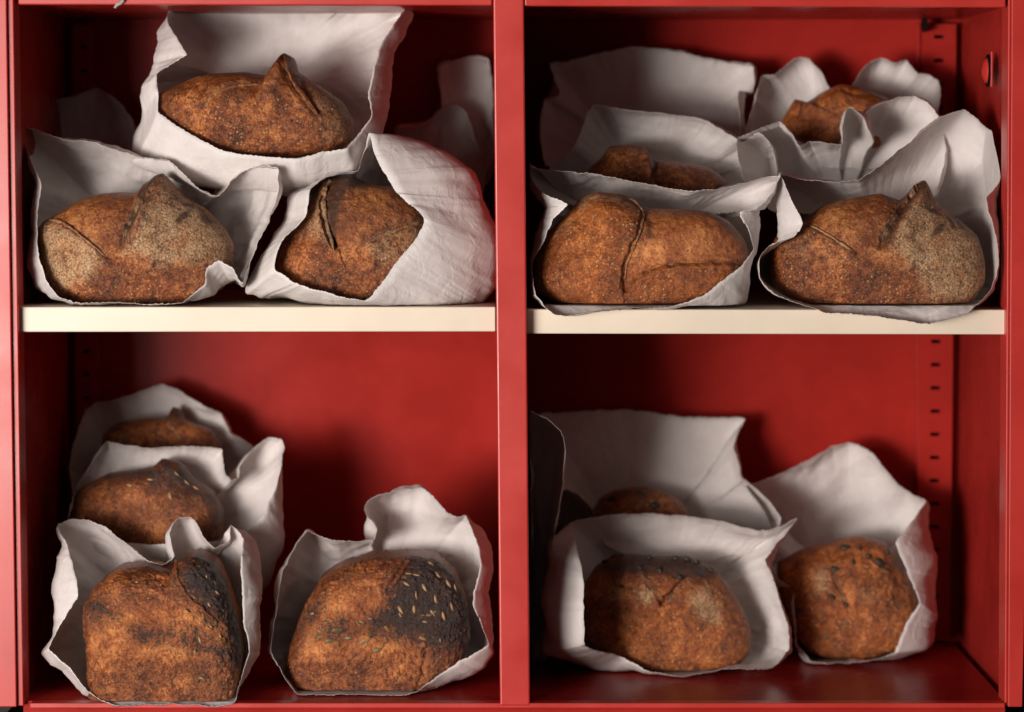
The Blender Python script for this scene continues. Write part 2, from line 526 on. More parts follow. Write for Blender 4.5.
bag('A', [(167, 13, 0, -2, 8), (176, 5), (193, 9), (217, 9), (231, 5), (262, 4), (296, 3), (340, 3), (375, 3), (387, 10), (407, 4, -.02, 0, 12),
          (393, 26, -.05, 14, 10), (381, 44, -.06, 18, 5), (375, 64, -.06, 20, 0), (368, 97, -.03, 22, 0), (372, 114, -.01, 12, 6), (360, 132, 0, 14, 16), (346, 149, 0, 14, 38),
          (326, 151, 0, 4, 44), (296, 158, 0, 0, 46), (262, 157, 0, 0, 44), (228, 152, 0, -4, 46), (193, 135, 0, -18, 52), (157, 110, 0, -28, 56),
          (158, 91, -.01, -22, 30), (157, 75, -.05, -16, 16), (172, 64, -.08, -24, 12), (186, 54, -.09, -36, 10), (176, 36, -.08, -20, 8), (168, 22, -.04, -8, 8)],
    .055, .215, .30, (262, 95), None, 'white paper bag balanced on top of two others in the upper left bay', GB, 1, amp=.8, p=3.6)
bag('B', [(21, 127, 0, 0, 3), (38, 130), (66, 140), (94, 143), (125, 153), (145, 158, -.005), (170, 160, -.01), (181, 170, -.015), (204, 192, -.02), (218, 196, -.02), (232, 181, -.03), (245, 171, -.03), (257, 166, -.04), (278, 167, -.05, 2, 4),
          (277, 194, -.035, 2, 2), (268, 222, -.02, 0, 0), (258, 245, -.01, 0, 0), (248, 268, -.004, 0, 4), (242, 283, 0, 2, 6), (232, 268, -.004, 6, 16), (218, 261, -.008, 14, 30),
          (207, 267, -.008, 18, 26), (204, 283, -.004, 16, 16), (184, 302, 0, 6, 2), (130, 303, 0, 0, 2), (80, 302, 0, 0, 2), (60, 298, 0, -10, 4), (46, 280, 0, -12, 8), (41, 261, 0, -10, 4), (37, 236, 0, -8, 0), (38, 213, -.01, -8, 0), (41, 184, -.03, -8, 0), (32, 163, -.02, -4, 0), (26, 145, 0, -2, 0)],
    .004, .12, .235, (135, 240), 'S', 'wide white paper bag on the shelf at far left, one corner pointing up', GB, 2)
bag('C', [(369, 133, 0, 40, 4), (375, 155, 0, 80, -6), (383, 172, 0, 104, -6), (398, 193, 0, 104, 8), (424, 219, 0, 90, 36), (418, 236, 0, 92, 56), (406, 251, 0, 92, 60), (388, 274, 0, 90, 44), (366, 301, 0, 50, 12),
          (330, 293, 0, 0, 16), (298, 284, 0, -38, 18), (275, 269, 0, -36, 28), (282, 240, 0, -30, 24), (306, 216, 0, -30, 10), (311, 190, .0, -24, 4), (327, 177, .02, -4, 0), (345, 172, .03, 0, -2), (358, 171, .03, 0, -2), (364, 150, .02, 10, 0)],
    .002, .06, .26, (365, 235), 'S', 'white paper bag left of the divider on the shelf, with a long smooth flank', GB, 3, amp=.75, p=2.4)
bag('D', [(37, 160), (38, 130), (42, 104), (60, 99), (78, 96), (95, 88), (112, 95), (124, 108), (134, 130), (140, 160), (120, 190), (60, 190)],
    .30, .36, .42, (85, 220), 'S', 'dim paper bag in deep shade behind the far left bag of the upper shelf', GB, 4, nU=200)
bag('E', [(440, 150), (441, 100), (443, 66), (458, 60), (472, 55), (488, 58), (492, 110), (491, 180), (465, 200)],
    .39, .41, .425, (465, 220), 'S', 'dim upright paper bag at the back of the upper left bay beside the divider', GB, 5, nU=200)
bag('E2', [(396, 160), (400, 128), (416, 127), (432, 121), (442, 110), (454, 106), (466, 112), (474, 135), (486, 165), (480, 200), (430, 210)],
    .30, .36, .42, (440, 230), 'S', 'shaded low paper bag peeping out behind the smooth-flanked bag left of the divider', GB, 6, nU=200)
# upper right
bag('F', [(526, 161), (536, 169), (560, 171), (599, 175), (639, 183), (678, 189), (715, 190), (744, 184), (762, 178), (781, 175, -.03, 2, 4), (773, 192, -.03, 6, 4), (757, 208, -.03, 14, 0), (739, 212, -.02, 26, -4), (743, 222, -.02, 22, 0), (749, 232, -.01, 14, 4), (753, 250, 0, 8, 8),
          (741, 266, 0, 14, 22), (720, 282, 0, 28, 24), (702, 296, 0, 26, 16), (668, 306.5, 0, 6, 4), (640, 309, 0, 0, 3), (600, 311), (554, 315), (545, 308, 0, -6, 0), (536, 295, 0, -6, 4), (532, 263, 0, -5, 2), (544, 240, -.005, -12, 4), (554, 219, -.02, -18, 4), (568, 204, -.04, -30, 4), (556, 199, -.04, -20, 4), (546, 195, -.03, -14, 2), (533, 182, -.01, -4, 0)],
    -.004, .10, .20, (640, 245), 'S', 'white paper bag just right of the divider on the shelf, mouth wide and low', GB, 7, amp=.8)
bag('G', [(780, 174, -.02), (794, 178), (834, 183), (858, 181), (885, 162), (915, 137), (942, 117), (964, 110), (986, 127), (1005, 142, -.01), (1003, 162, -.03, 1, 0), (1000, 181, -.04, 1, 0), (986, 198, -.05, 14, 0), (987, 207, -.05, 14, 0), (990, 217, -.05, 12, 4),
          (996, 238, -.03, 6, 0), (999, 258, -.02, 2, 0), (991, 289, 0, 4, 2), (969, 312, 0, 0, 0), (929, 324, 0, 0, 0), (875, 316), (824, 312), (796, 303), (774, 292), (760, 279), (759, 258, 0, -4, 8), (770, 245, -.004, -10, 14), (782, 240, -.01, -14, 14), (794, 237, -.014, -22, 12), (802, 223, -.02, -32, 10), (796, 209, -.03, -26, 6), (790, 198, -.04, -18, 4), (784, 184, -.03, -6, 0)],
    -.012, .13, .22, (880, 250), 'S', 'large paper bag at the right end of the shelf with a tall rounded flap', GB, 28, amp=.6)
bag('H', [(550, 168), (562, 158), (573, 148), (578, 137), (594, 104), (610, 107), (627, 109), (665, 114), (708, 121), (723, 132), (743, 142), (759, 133, -.03, 8, 8), (768, 141, -.03, 6, 8), (774, 156, -.02), (776, 178), (760, 205), (700, 215), (620, 215), (560, 200), (547, 185, 0, -6, 0)],
    .16, .25, .33, (650, 200), 'S', 'shaded paper bag with half hidden loaf, behind the low wide bag right of the divider', GB, 9, amp=.8)
bag('I', [(550, 63, 0, 0, 4), (564, 62), (601, 53), (637, 46), (677, 52), (715, 60), (746, 67), (752, 66, -.02), (752, 93, -.02, 2, 0), (740, 90, -.03, 8, 0), (741, 139, -.03, 4, 0), (738, 165), (700, 180), (600, 180), (545, 165), (541, 140, 0, -2, 0), (545, 100, -.01, -2, 0), (560, 95, -.02, -12, 0), (553, 75)],
    .30, .40, .425, (645, 170), 'S', 'broad upright paper bag at the back left of the upper right bay, no loaf showing', GB, 10, amp=.55, p=2.8)
bag('J', [(745, 135), (757, 95), (763, 75), (776, 74), (785, 66), (793, 59), (801, 57), (809, 59), (821, 71), (831, 90, .02), (840, 104, .03), (851, 88, .02), (864, 66), (872, 60), (880, 58), (897, 63), (905, 60, -.01), (917, 73), (928, 75), (937, 81), (941, 94), (937, 115), (930, 150), (880, 168), (800, 165)],
    .27, .37, .424, (840, 175), None, 'curly lobed paper bag high at the back right of the upper right bay', GB, 11, amp=.6)
bag('K', [(738, 138), (752, 132), (765, 127), (779, 121), (790, 132), (800, 146, -.01), (810, 141), (821, 142), (842, 144), (843, 126, -.02), (849, 107, -.02, 0, 6), (858, 112, -.03, 4, 4), (870, 132, -.04), (874, 142, -.02), (868, 124, .0), (866, 113, .01), (884, 103, .01), (900, 98, .01), (915, 96), (930, 106), (939, 117), (945, 150), (935, 195), (850, 215), (770, 210), (742, 175)],
    .15, .215, .29, (840, 215), 'S', 'paper bag with pointed petals just in front of the high back right loaf', GB, 12, amp=.7)
# lower left
bag('L', [(58, 525, 0, -2, 6), (69, 521), (90, 520), (107, 528), (128, 545), (149, 561), (164, 565), (174, 557), (172, 545), (170, 533), (173, 524), (179, 518), (191, 518), (197, 524), (203, 536), (215, 548), (229, 539), (231, 525, -.01), (243, 539, -.05, 12, 4),
          (241, 556, -.06, 20, 4), (241, 574, -.055, 26, 0), (242, 596, -.05, 24, 2), (243, 619, -.03, 20, 0), (249, 649, -.01, 12, 2), (241, 679, 0, 8, -4), (234, 702, 0, 0, 0), (170, 703.5), (110, 703.5), (87, 691, 0, -4, 2), (69, 667, 0, -12, 4), (49, 649, -.0, -10, 6), (58, 630, 0, -12, 6), (66, 616, -.01, -16, 6), (78, 595, -.04, -28, 0), (77, 580, -.04, -28, -4), (67, 545, -.02, -12, 0)],
    -.010, .115, .165, (165, 635), 'B', 'front left paper bag at the bottom, its rim curling in one tall narrow loop', GB, 13)
bag('M', [(68, 518), (74, 492), (90, 467), (107, 442), (129, 446), (157, 448), (184, 446), (210, 447), (222, 450), (224, 463), (226, 475), (232, 480), (238, 478), (240, 466), (247, 456), (255, 447), (264, 440), (272, 437), (281, 439), (284, 447), (282, 462, -.02, 2, 0), (279, 478, -.03, 6, 8), (263, 515, -.03, 24, 40), (244, 534, -.02, 24, 60), (217, 541, 0, 10, 60), (190, 541, 0, 0, 60), (151, 545, 0, 0, 60), (110, 540, 0, 0, 60), (78, 532, 0, -4, 60)],
    .15, .25, .285, (150, 560), 'B', 'middle paper bag of three at lower left, right side flaring into a rounded lobe', GB, 14, amp=.7)
bag('N', [(69, 470), (73, 445), (80, 425), (86, 410), (95, 403), (112, 400), (129, 395), (147, 389), (162, 384), (178, 390), (195, 400), (208, 408), (221, 414), (226, 425), (230, 433), (242, 440), (254, 448), (256, 470), (240, 520, 0, 0, 40), (150, 520, 0, 0, 40), (80, 510, 0, 0, 40)],
    .30, .38, .424, (155, 530), 'B', 'dim paper bag at the very back of the lower left row, peaked in the middle', GB, 15, amp=.6, nU=260)
bag('O', [(308, 531), (320, 536), (332, 540), (355, 541), (374, 540, 0), (377, 530, .0), (370, 520), (364, 511), (366, 503), (374, 498), (385, 493), (397, 491), (423, 489), (436, 500), (449, 514), (458, 517), (466, 516, -.01), (472, 530, -.04, 14, 4), (478, 545, -.06, 20, 8), (480, 571, -.05, 20, 6), (474, 592, -.04, 22, 0), (473, 606, -.03, 24, 4), (482, 625, -.01, 16, 12), (488, 643, 0, 8, 14), (462, 659, 0, 28, 12), (436, 677, 0, 18, 12),
          (413, 694), (355, 694), (296, 693), (284, 676, 0, -3, 0), (271, 653, 0, -3, 0), (276, 610, -.01, -4, 0), (281, 578, -.02, -4, 0), (293, 552, -.01, -2, 0)],
    .045, .17, .25, (380, 620), 'B', 'white paper bag left of the divider at the bottom, back edge softly curled', GB, 16)
# lower right
bag('P', [(569, 524), (585, 518), (601, 516), (642, 514), (683, 516), (724, 522), (750, 529), (769, 530), (784, 525, -.01), (797, 519, -.02), (780, 541, -.04, 0, 4), (765, 561, -.05, 10, 6), (773, 578, -.03, 6, 6), (779, 596, -.02, 4, 8), (787, 625, 0, 2, 6), (788, 649, 0, 2, 4), (773, 667, 0, 4, -2), (724, 669), (683, 676), (650, 671, 0, -4, 3), (622, 657, 0, -24, 18), (585, 645, -.10, -50, 10), (584, 612, -.125, -50, 6), (583, 579, -.13, -46, 0), (579, 556, -.12, -40, 0), (575, 536, -.08, -34, 2)],
    .165, .26, .33, (665, 615), 'B', 'front paper bag of the lower right bay with a broad folded left side', GB, 17, amp=.7)
bag('Q', [(746, 485), (760, 482), (776, 477), (797, 465), (819, 454), (833, 446), (847, 443), (860, 446), (871, 452), (884, 468), (898, 485), (912, 494), (926, 501, -.03, 4, 4), (912, 520, -.07, 22, 6), (896, 543, -.09, 46, 8), (907, 572, -.06, 36, 8), (920, 604, -.03, 26, 16), (906, 624, -.01, 36, 8), (894, 652, 0, 44, -6),
          (867, 662), (838, 663), (811, 660), (797, 644, 0, -4, 0), (795, 615, 0, -6, 0), (793, 588, 0, -10, 4), (778, 578, -.01, -6, 2), (770, 561, -.02, -3, 0), (778, 543, -.02, -2, 0), (768, 520, 0), (756, 500)],
    .245, .38, .424, (850, 600), 'B', 'paper bag by the lower right wall, back flap rising to a tall rounded peak', GB, 18, amp=.7)
bag('R', [(541, 414), (562, 413), (583, 412), (626, 410), (655, 413), (683, 417), (715, 418), (745, 419, -.01), (739, 433, -.02), (733, 447, -.03, 6, 2), (738, 462, -.03, 2, 0), (741, 477, -.03), (744, 479, -.05), (754, 487, -.05), (765, 496, -.05), (775, 508, -.05), (781, 518, -.05), (770, 545), (700, 560), (640, 560), (606, 545), (596, 520, -.02), (590, 506, -.03), (580, 496, -.03), (566, 490, -.03, -2, 0), (552, 500, -.03, -6, 4), (543, 520, -.02), (540, 470, 0)],
    .30, .40, .425, (640, 560), 'B', 'wide paper bag with a straight top edge at the back of the lower right bay', GB, 19, amp=.5, p=2.6)
bag('S', [(531.5, 411), (542, 416), (553, 424), (560, 431), (564, 441), (565, 460), (563, 481), (558, 510), (552, 545), (550, 600, 0, 0, 16), (545, 640, 0, 0, 26), (535, 640, 0, 0, 26), (531.5, 560), (531.5, 480)],
    .26, .03, .30, (541, 560), 'B', 'narrow strip of a paper bag squeezed against the divider in the lower right bay', GB, 20, amp=.4, nU=200, p=3.5)


# ================================================================ loaves
def seg_field(X, Y, line):
    """signed distance (positive on the right hand of travel), and position along 0..1"""
    best = np.full(X.shape, 1e9); sg = np.zeros(X.shape); al = np.zeros(X.shape)
    line = np.asarray(line, float)
    n = len(line) - 1
    for i in range(n):
        a, b = line[i], line[i + 1]; v = b - a; L = v @ v
        t = ((X - a[0]) * v[0] + (Y - a[1]) * v[1]) / L
        tc = np.clip(t, 0, 1)
        dx = X - (a[0] + tc * v[0]); dy = Y - (a[1] + tc * v[1])
        d = np.hypot(dx, dy); cr = v[0] * (Y - a[1]) - v[1] * (X - a[0])
        m = d < best
        best = np.where(m, d, best); sg = np.where(m, np.sign(cr), sg)
        tt = t if i in (0, n - 1) else tc
        al = np.where(m, (i + np.clip(t, -1 if i == 0 else 0, 2 if i == n - 1 else 1)) / n, al)
    return best * sg, al


def smooth_line(pts, k=6):
    P = np.asarray(pts, float)
    if len(P) < 3: return P
    out = []
    for i in range(len(P) - 1):
        p0 = P[max(i - 1, 0)]; p1 = P[i]; p2 = P[i + 1]; p3 = P[min(i + 2, len(P) - 1)]
        for j in range(k):
            t = j / k
            out.append(.5 * ((2 * p1) + (-p0 + p2) * t + (2 * p0 - 5 * p1 + 4 * p2 - p3) * t * t + (-p0 + 3 * p1 - 3 * p2 + p3) * t ** 3))
    out.append(P[-1])
    return np.array(out)


def poly_mask(X, Y, poly, soft):
    """1 inside the polygon, fading across `soft` pixels"""
    P = np.asarray(poly, float)
    inside = np.zeros(X.shape, bool)
    best = np.full(X.shape, 1e9)
    n = len(P)
    for i in range(n):
        a, b = P[i], P[(i + 1) % n]
        if a[1] != b[1]:
            c = ((a[1] > Y) != (b[1] > Y)) & (X < (b[0] - a[0]) * (Y - a[1]) / (b[1] - a[1]) + a[0])
            inside ^= c
        v = b - a; t = np.clip(((X - a[0]) * v[0] + (Y - a[1]) * v[1]) / (v @ v), 0, 1)
        best = np.minimum(best, np.hypot(X - a[0] - t * v[0], Y - a[1] - t * v[1]))
    s = np.where(inside, best, -best)
    return np.clip(s / soft * .5 + .5, 0, 1)


PXM = CD / F


def seed_mesh(L, Wd, H):
    V = []; Fs = []
    nu, nv = 10, 8
    for i in range(nu + 1):
        u = i / nu
        r = math.sin(math.pi * u) ** .8 * (1 - .35 * u)
        x = (u - .5) * L
        for j in range(nv):
            a = 2 * math.pi * j / nv
            V.append((x, math.cos(a) * r * Wd * .5, math.sin(a) * r * H * .5))
    for i in range(nu):
        for j in range(nv):
            Fs.append((i * nv + j, (i + 1) * nv + j, (i + 1) * nv + (j + 1) % nv, i * nv + (j + 1) % nv))
    return V, Fs


def loaf(outline, ctr, dc, hd, floor, label, mat, steps=(), flour=(), crumb=(), poppy=(), edge=(), seeds=(), lips=(), ragged=0.0,
         group='crusty loaves in paper bags', seed=0, n=2.3, nA=420, nR=150, lump=1.0, cat='bread loaf'):
    O = catmull([(x, y, 0) for x, y in outline], 900)
    ang = np.arctan2(O[:, 1] - ctr[1], O[:, 0] - ctr[0]); rad = np.hypot(O[:, 0] - ctr[0], O[:, 1] - ctr[1])
    o_ = np.argsort(ang); ang, rad = ang[o_], rad[o_]
    A = np.linspace(-math.pi, math.pi, nA, endpoint=False)
    Rr = np.interp(A, ang, rad, period=2 * math.pi)
    sc_ = (CD + dc) / CD            # outline is traced in px; on its own plane this scales
    # front half then back half
    rho_f = np.sin(np.linspace(0, math.pi / 2, nR)) ** 1.0
    rows = [(r, -1) for r in rho_f] + [(r, 1) for r in rho_f[::-1][1:][::5]]
    rho = np.array([r for r, s in rows]); sgn = np.array([s for r, s in rows])
    RHO = rho[:, None] * np.ones(nA)[None]
    X = ctr[0] + RHO * Rr[None] * np.cos(A)[None]
    Y = ctr[1] + RHO * Rr[None] * np.sin(A)[None]
    nn = n + 3.5 * np.clip(np.sin(A), 0, 1)[None] * np.ones_like(RHO)
    dep = (1 - np.clip(RHO, 0, 1) ** nn) ** (1 / nn)
    Yd = dc + sgn[:, None] * dep * hd
    P = Wn(X, Y, np.full(X.shape, dc)); P[..., 1] = Yd
    # body lumps along local direction
    cen = np.array(W(ctr[0], ctr[1], dc))
    X, Y = proj(P)
    dirn = P - cen; dirn /= np.linalg.norm(dirn, axis=2, keepdims=True) + 1e-9
    Q = P - cen
    front = (sgn[:, None] < 0)
    damp = np.clip(dep * 1.6, .12, 1)
    # feature coordinates wander a little so that no edge is a ruled line
    Xw = X + 1.6 * vnoise(Q, 90., seed + 3) + .8 * vnoise(Q, 260., seed + 4)
    Yw = Y + 1.6 * vnoise(Q, 90., seed + 5) + .8 * vnoise(Q, 260., seed + 6)
    out = np.zeros(X.shape)
    out += (fbm(Q, 26., 3, seed) * .0022 + fbm(Q, 120., 3, seed + 9) * .0010 + fbm(Q, 420., 2, seed + 12) * .00035) * lump * (damp * .8 + .2)
    att = {'flour': np.zeros(X.shape), 'crumb': np.zeros(X.shape), 'poppy': np.zeros(X.shape), 'edge': np.zeros(X.shape)}
    toward = np.zeros(X.shape)
    for st in steps:
        line, hgt, gdep, w1, w2 = st[:5]
        ln = smooth_line(line)
        s, al = seg_field(Xw, Yw, ln)
        end = np.clip((al + .06) / .16, 0, 1) * np.clip((1.12 - al) / .16, 0, 1)
        k = np.clip(s / 4.0, 0, 1)
        hi = hgt * np.exp(-np.maximum(s, 0) / w1); lo = -gdep * np.exp(np.minimum(s, 0) / w2)
        prof = np.where(s > 0, lo * (1 - k) + hi * k, lo)
        prof = np.where(s > 0, prof * 1.0, prof)
        toward += prof * end * .001
        e = np.exp(-((s - .8) / 1.5) ** 2) * end * (st[5] if len(st) > 5 else .7)
        att['edge'] = np.maximum(att['edge'], e)
    if ragged:
        rg = fbm(Q, 150., 4, seed + 20)
        out += ragged * .001 * np.abs(rg) * 2 * damp
    for nm, lst in (('flour', flour), ('crumb', crumb), ('poppy', poppy), ('edge', edge)):
        for poly, soft, strg in lst:
            wb = 1.0 if soft < 4.5 else 3.0
            mk = poly_mask((X if wb == 1 else Xw) + wb * vnoise(Q, 60., seed + 8), (Y if wb == 1 else Yw) + wb * vnoise(Q, 60., seed + 10), poly, soft * (2.6 if nm == 'poppy' else 1)) * strg
            att[nm] = np.maximum(att[nm], mk)
            if nm == 'crumb': out += mk * fbm(Q, 120., 3, seed + 15) * .0011
    P = P + dirn * out[..., None]
    P[..., 1] -= np.where(front, toward * damp, 0)
    for k_ in att: att[k_] = att[k_] * front
    zf = ZFLOOR[floor] + .0025
    P[..., 2] = np.maximum(P[..., 2], zf)
    base = np.array([cen[0], dc, P[..., 2].min()])
    nr = len(rows)
    # collapse first row to pole
    V = (P - base).reshape(-1, 3)
    idx = np.arange(nr * nA).reshape(nr, nA)
    a = idx[:-1]; b_ = idx[1:]
    Fq = np.stack([a, np.roll(a, -1, 1), np.roll(b_, -1, 1), b_], -1).reshape(-1, 4)
    me = bpy.data.meshes.new('bread_loaf')
    me.vertices.add(len(V)); me.vertices.foreach_set('co', V.ravel())
    me.loops.add(Fq.size); me.loops.foreach_set('vertex_index', Fq.ravel().astype(np.int32))
    me.polygons.add(len(Fq)); me.polygons.foreach_set('loop_start', np.arange(0, Fq.size, 4, dtype=np.int32))
    me.update(calc_edges=True)
    me.polygons.foreach_set('use_smooth', [True] * len(me.polygons))
    for k_, v in att.items():
        at = me.attributes.new(k_, 'FLOAT', 'POINT'); at.data.foreach_set('value', v.ravel().astype(np.float32))
    me.materials.append(mat); me.validate(); me.update()
    o = bpy.data.objects.new('bread_loaf', me); o.location = base; COL.objects.link(o)
    tag(o, label, cat, group)
    # torn lips of crust standing up along the cuts
    for lp_ in lips:
        line, hgt, lean = lp_[:3]
        ln = smooth_line(line, 10)
        nl = len(ln); acc = []
        Xf, Yf = X[:nR], Y[:nR]
        rs = np.random.RandomState(seed * 7 + nl)
        rag = np.convolve(rs.rand(nl + 8), np.ones(3) / 3, 'same')[4:-4]
        Vl = []; El = []; m_ = 7
        for q in range(nl):
            dist = np.hypot(Xf - ln[q, 0], Yf - ln[q, 1]); i, j = np.unravel_index(dist.argmin(), dist.shape)
            i = max(2, min(nR - 3, i)); p = P[i, j]; nd = dirn[i, j] * .55 + np.array([0, -.45, .15]); nd /= np.linalg.norm(nd)
            a0 = ln[max(q - 1, 0)]; a1 = ln[min(q + 1, nl - 1)]; tv = a1 - a0; tv = tv / (np.linalg.norm(tv) + 1e-9)
            side = np.array([-tv[1], 0, -tv[0]])            # right hand of travel, in the picture plane
            u = q / (nl - 1); env = min(1, u / .25) * min(1, (1 - u) / .12 + .15)
            h_ = hgt * .001 * env * (.55 + .75 * rag[q]); ln_ = lean * .001 * env * (.6 + .6 * rag[q])
            for r_ in range(m_):
                w_ = r_ / (m_ - 1)
                Vl.append(p - nd * .002 + side * (.0045 * (1 - w_) ** 1.5) + nd * (h_ * w_ ** .8) - side * (ln_ * w_ ** 2) + dirn[i, j] * .0006 * rs.randn())
                El.append(min(1., max(0, w_ * 1.6 - .85)) * (lp_[3] if len(lp_) > 3 else .9))
        Fl = [(q * m_ + r_, (q + 1) * m_ + r_, (q + 1) * m_ + r_ + 1, q * m_ + r_ + 1) for q in range(nl - 1) for r_ in range(m_ - 1)]
        ml = mesh_np('crust_ear', [v - base for v in Vl], Fl, mat)
        at = ml.attributes.new('edge', 'FLOAT', 'POINT'); at.data.foreach_set('value', np.array(El, np.float32))
        at = ml.attributes.new('flour', 'FLOAT', 'POINT'); at.data.foreach_set('value', np.full(len(El), lp_[4] if len(lp_) > 4 else .3, np.float32))
        ol = bpy.data.objects.new('crust_ear', ml); COL.objects.link(ol); ol.parent = o
        sm_ = ol.modifiers.new('thickness', 'SOLIDIFY'); sm_.thickness = .0022; sm_.offset = 0
        sb_ = ol.modifiers.new('round', 'SUBSURF'); sb_.levels = 1; sb_.render_levels = 1
    # seeds stuck on the crust
    nf = nR
    for (kind, sx, sy, rot, sc1) in seeds:
        dist = np.hypot(X[:nf] - sx, Y[:nf] - sy); i, j = np.unravel_index(dist.argmin(), dist.shape)
        i = max(1, min(nf - 2, i))
        p = P[i, j]; du = P[i, (j + 2) % nA] - P[i, j - 2]; dv = P[min(i + 2, nf - 1), j] - P[i - 1, j]
        nm = np.cross(du, dv); nm /= np.linalg.norm(nm) + 1e-12
        if nm @ dirn[i, j] < 0: nm = -nm
        nm = Vector(nm)
        t = Vector((math.cos(rot), 0, -math.sin(rot))); t = (t - nm * t.dot(nm)).normalized(); b2 = nm.cross(t)
        from mathutils import Matrix
        if kind == 's': Vs, Fs = seed_mesh(.0112 * sc1, .0050 * sc1, .0028); mm = SEED; nmn = 'sunflower_seed'
        elif kind == 'p': Vs, Fs = seed_mesh(.0125 * sc1, .0075 * sc1, .0030); mm = PEPITA; nmn = 'pumpkin_seed'
        else: Vs, Fs = seed_mesh(.018 * sc1, .012 * sc1, .008); mm = CHUNK; nmn = 'olive_piece'
        me2 = mesh_np(nmn, Vs, Fs, mm)
        s_ = bpy.data.objects.new(nmn, me2); COL.objects.link(s_); s_.parent = o
        M = Matrix((t, b2, nm)).transposed().to_4x4(); M.translation = Vector(p) - Vector(base) + nm * (.0009 - .0012 * ((sx * 7.3 + sy * 3.1) % 1.0))
        s_.matrix_local = M
    return o


def rn(a, b): return random.uniform(a, b)


# A
loaf([(157, 107), (161, 94), (179, 85), (199, 76), (223, 73), (246, 72), (269, 74), (275, 64), (284, 53), (294, 58), (299, 72), (319, 85), (343, 103), (354, 123), (351, 141), (337, 151), (296, 157), (237, 155), (208, 144), (179, 129), (164, 117)],
     (255, 112), .15, .075, None, 'dark sourdough loaf with a small upright horn of crust, in the topmost bag', CRUST, seed=1,
     lips=[([(316, 116), (304, 100), (294, 86), (286, 68), (284, 56)], 6, 1, .5, .1), ([(204, 107), (214, 94), (236, 86), (262, 84)], 2.5, 2, .6)],
     steps=[([(277, 60), (284, 74), (296, 90), (314, 114)], 5, 0, 7, 3, .35), ([(296, 58), (300, 76), (306, 92), (318, 112)], 1, 5, 12, 5, .5),
            ([(262, 84), (235, 84), (215, 92), (202, 108)], 1.5, 2.5, 8, 5, .3)],
     crumb=[([(272, 66), (284, 54), (294, 62), (300, 84), (314, 113), (300, 108), (284, 92), (270, 82)], 4, 1), ([(205, 92), (240, 80), (270, 82), (262, 92), (225, 95), (207, 108)], 6, .6)],
     flour=[([(301, 78), (322, 88), (345, 105), (357, 130), (345, 147), (325, 135), (318, 108)], 10, .75)],
     edge=[([(200, 104), (205, 102), (206, 108), (201, 109)], 2, 1), ([(278, 58), (284, 50), (296, 53), (298, 62), (288, 60), (281, 66)], 2.5, .9)])
# B
loaf([(39, 228), (45, 221), (61, 212), (77, 202), (100, 194), (122, 192), (138, 192), (144, 184), (150, 180), (156, 175), (163, 173), (166, 176), (173, 184), (184, 196), (207, 210), (223, 227), (233, 244), (233, 267), (222, 289), (193, 301), (80, 301), (58, 292), (42, 267)],
     (135, 248), .10, .07, 'S', 'floury sourdough with a leaf cut ear, in the far left bag of the shelf', CRUST, seed=2,
     lips=[([(122, 250), (127, 232), (137, 210), (150, 192), (162, 177)], 9, 4, 1, .8), ([(44, 220), (62, 223), (82, 237), (106, 257)], 4, 2, .7, .8)],
     steps=[([(121, 252), (126, 230), (138, 206), (152, 188), (164, 174)], 7, 9, 16, 9, .25), ([(41, 219), (62, 222), (82, 236), (108, 258)], 4, 3, 12, 7, .4), ([(106, 258), (140, 256), (175, 264)], 1.2, 1, 10, 6, .1)],
     flour=[([(163, 178), (184, 196), (207, 210), (225, 230), (234, 255), (215, 265), (150, 262), (124, 253), (135, 222), (150, 196)], 7, 1), ([(38, 222), (62, 224), (84, 239), (105, 260), (92, 278), (62, 293), (42, 275)], 6, 1)],
     crumb=[([(64, 212), (100, 196), (140, 192), (148, 184), (140, 205), (125, 232), (120, 254), (104, 256), (84, 236)], 5, .9)],
     edge=[([(174, 222), (180, 213), (191, 209), (187, 217), (179, 223)], 1.5, 1), ([(199, 212), (205, 215), (208, 224), (202, 221)], 1.5, .9), ([(181, 202), (195, 205), (195, 209), (184, 206)], 1.2, .9), ([(194, 206), (200, 207), (214, 223), (210, 224), (202, 213)], 1.2, .9), ([(136, 192), (142, 184), (150, 178), (158, 171), (166, 172), (158, 184), (147, 197), (138, 212), (127, 240), (121, 252), (124, 232), (130, 214), (137, 200)], 2.5, 1)])
# C
loaf([(272, 268), (280, 240), (300, 219), (311, 200), (325, 180), (350, 175), (369, 184), (398, 188), (426, 208), (432, 240), (425, 278), (395, 300), (366, 303), (310, 297), (283, 286)],
     (352, 242), .10, .07, 'S', 'split sourdough glimpsed through the narrow mouth of the smooth-flanked upper bag', CRUST, seed=3,
     lips=[([(334, 250), (328, 232), (324, 212), (325, 192), (332, 180)][::-1], 8, 4, .8, .9), ([(366, 243), (385, 234), (405, 226), (426, 220)], 4, 2, .6, .8)],
     steps=[([(334, 176), (325, 192), (324, 212), (328, 230), (336, 248)], 6, 10, 14, 8, .3), ([(362, 244), (385, 234), (405, 226), (430, 219)], 3, 3, 12, 6, .3)],
     flour=[([(308, 205), (325, 182), (326, 215), (330, 240), (312, 235), (298, 232)], 8, .8), ([(366, 245), (400, 230), (428, 222), (415, 248), (385, 262)], 7, .8)],
     crumb=[([(336, 190), (360, 182), (395, 192), (420, 212), (400, 226), (365, 243), (338, 250), (332, 235)], 6, 1)],
     edge=[([(326, 184), (334, 174), (350, 171), (364, 180), (362, 187), (347, 191), (340, 203), (338, 225), (334, 240), (328, 225), (325, 205)], 3, 1)])
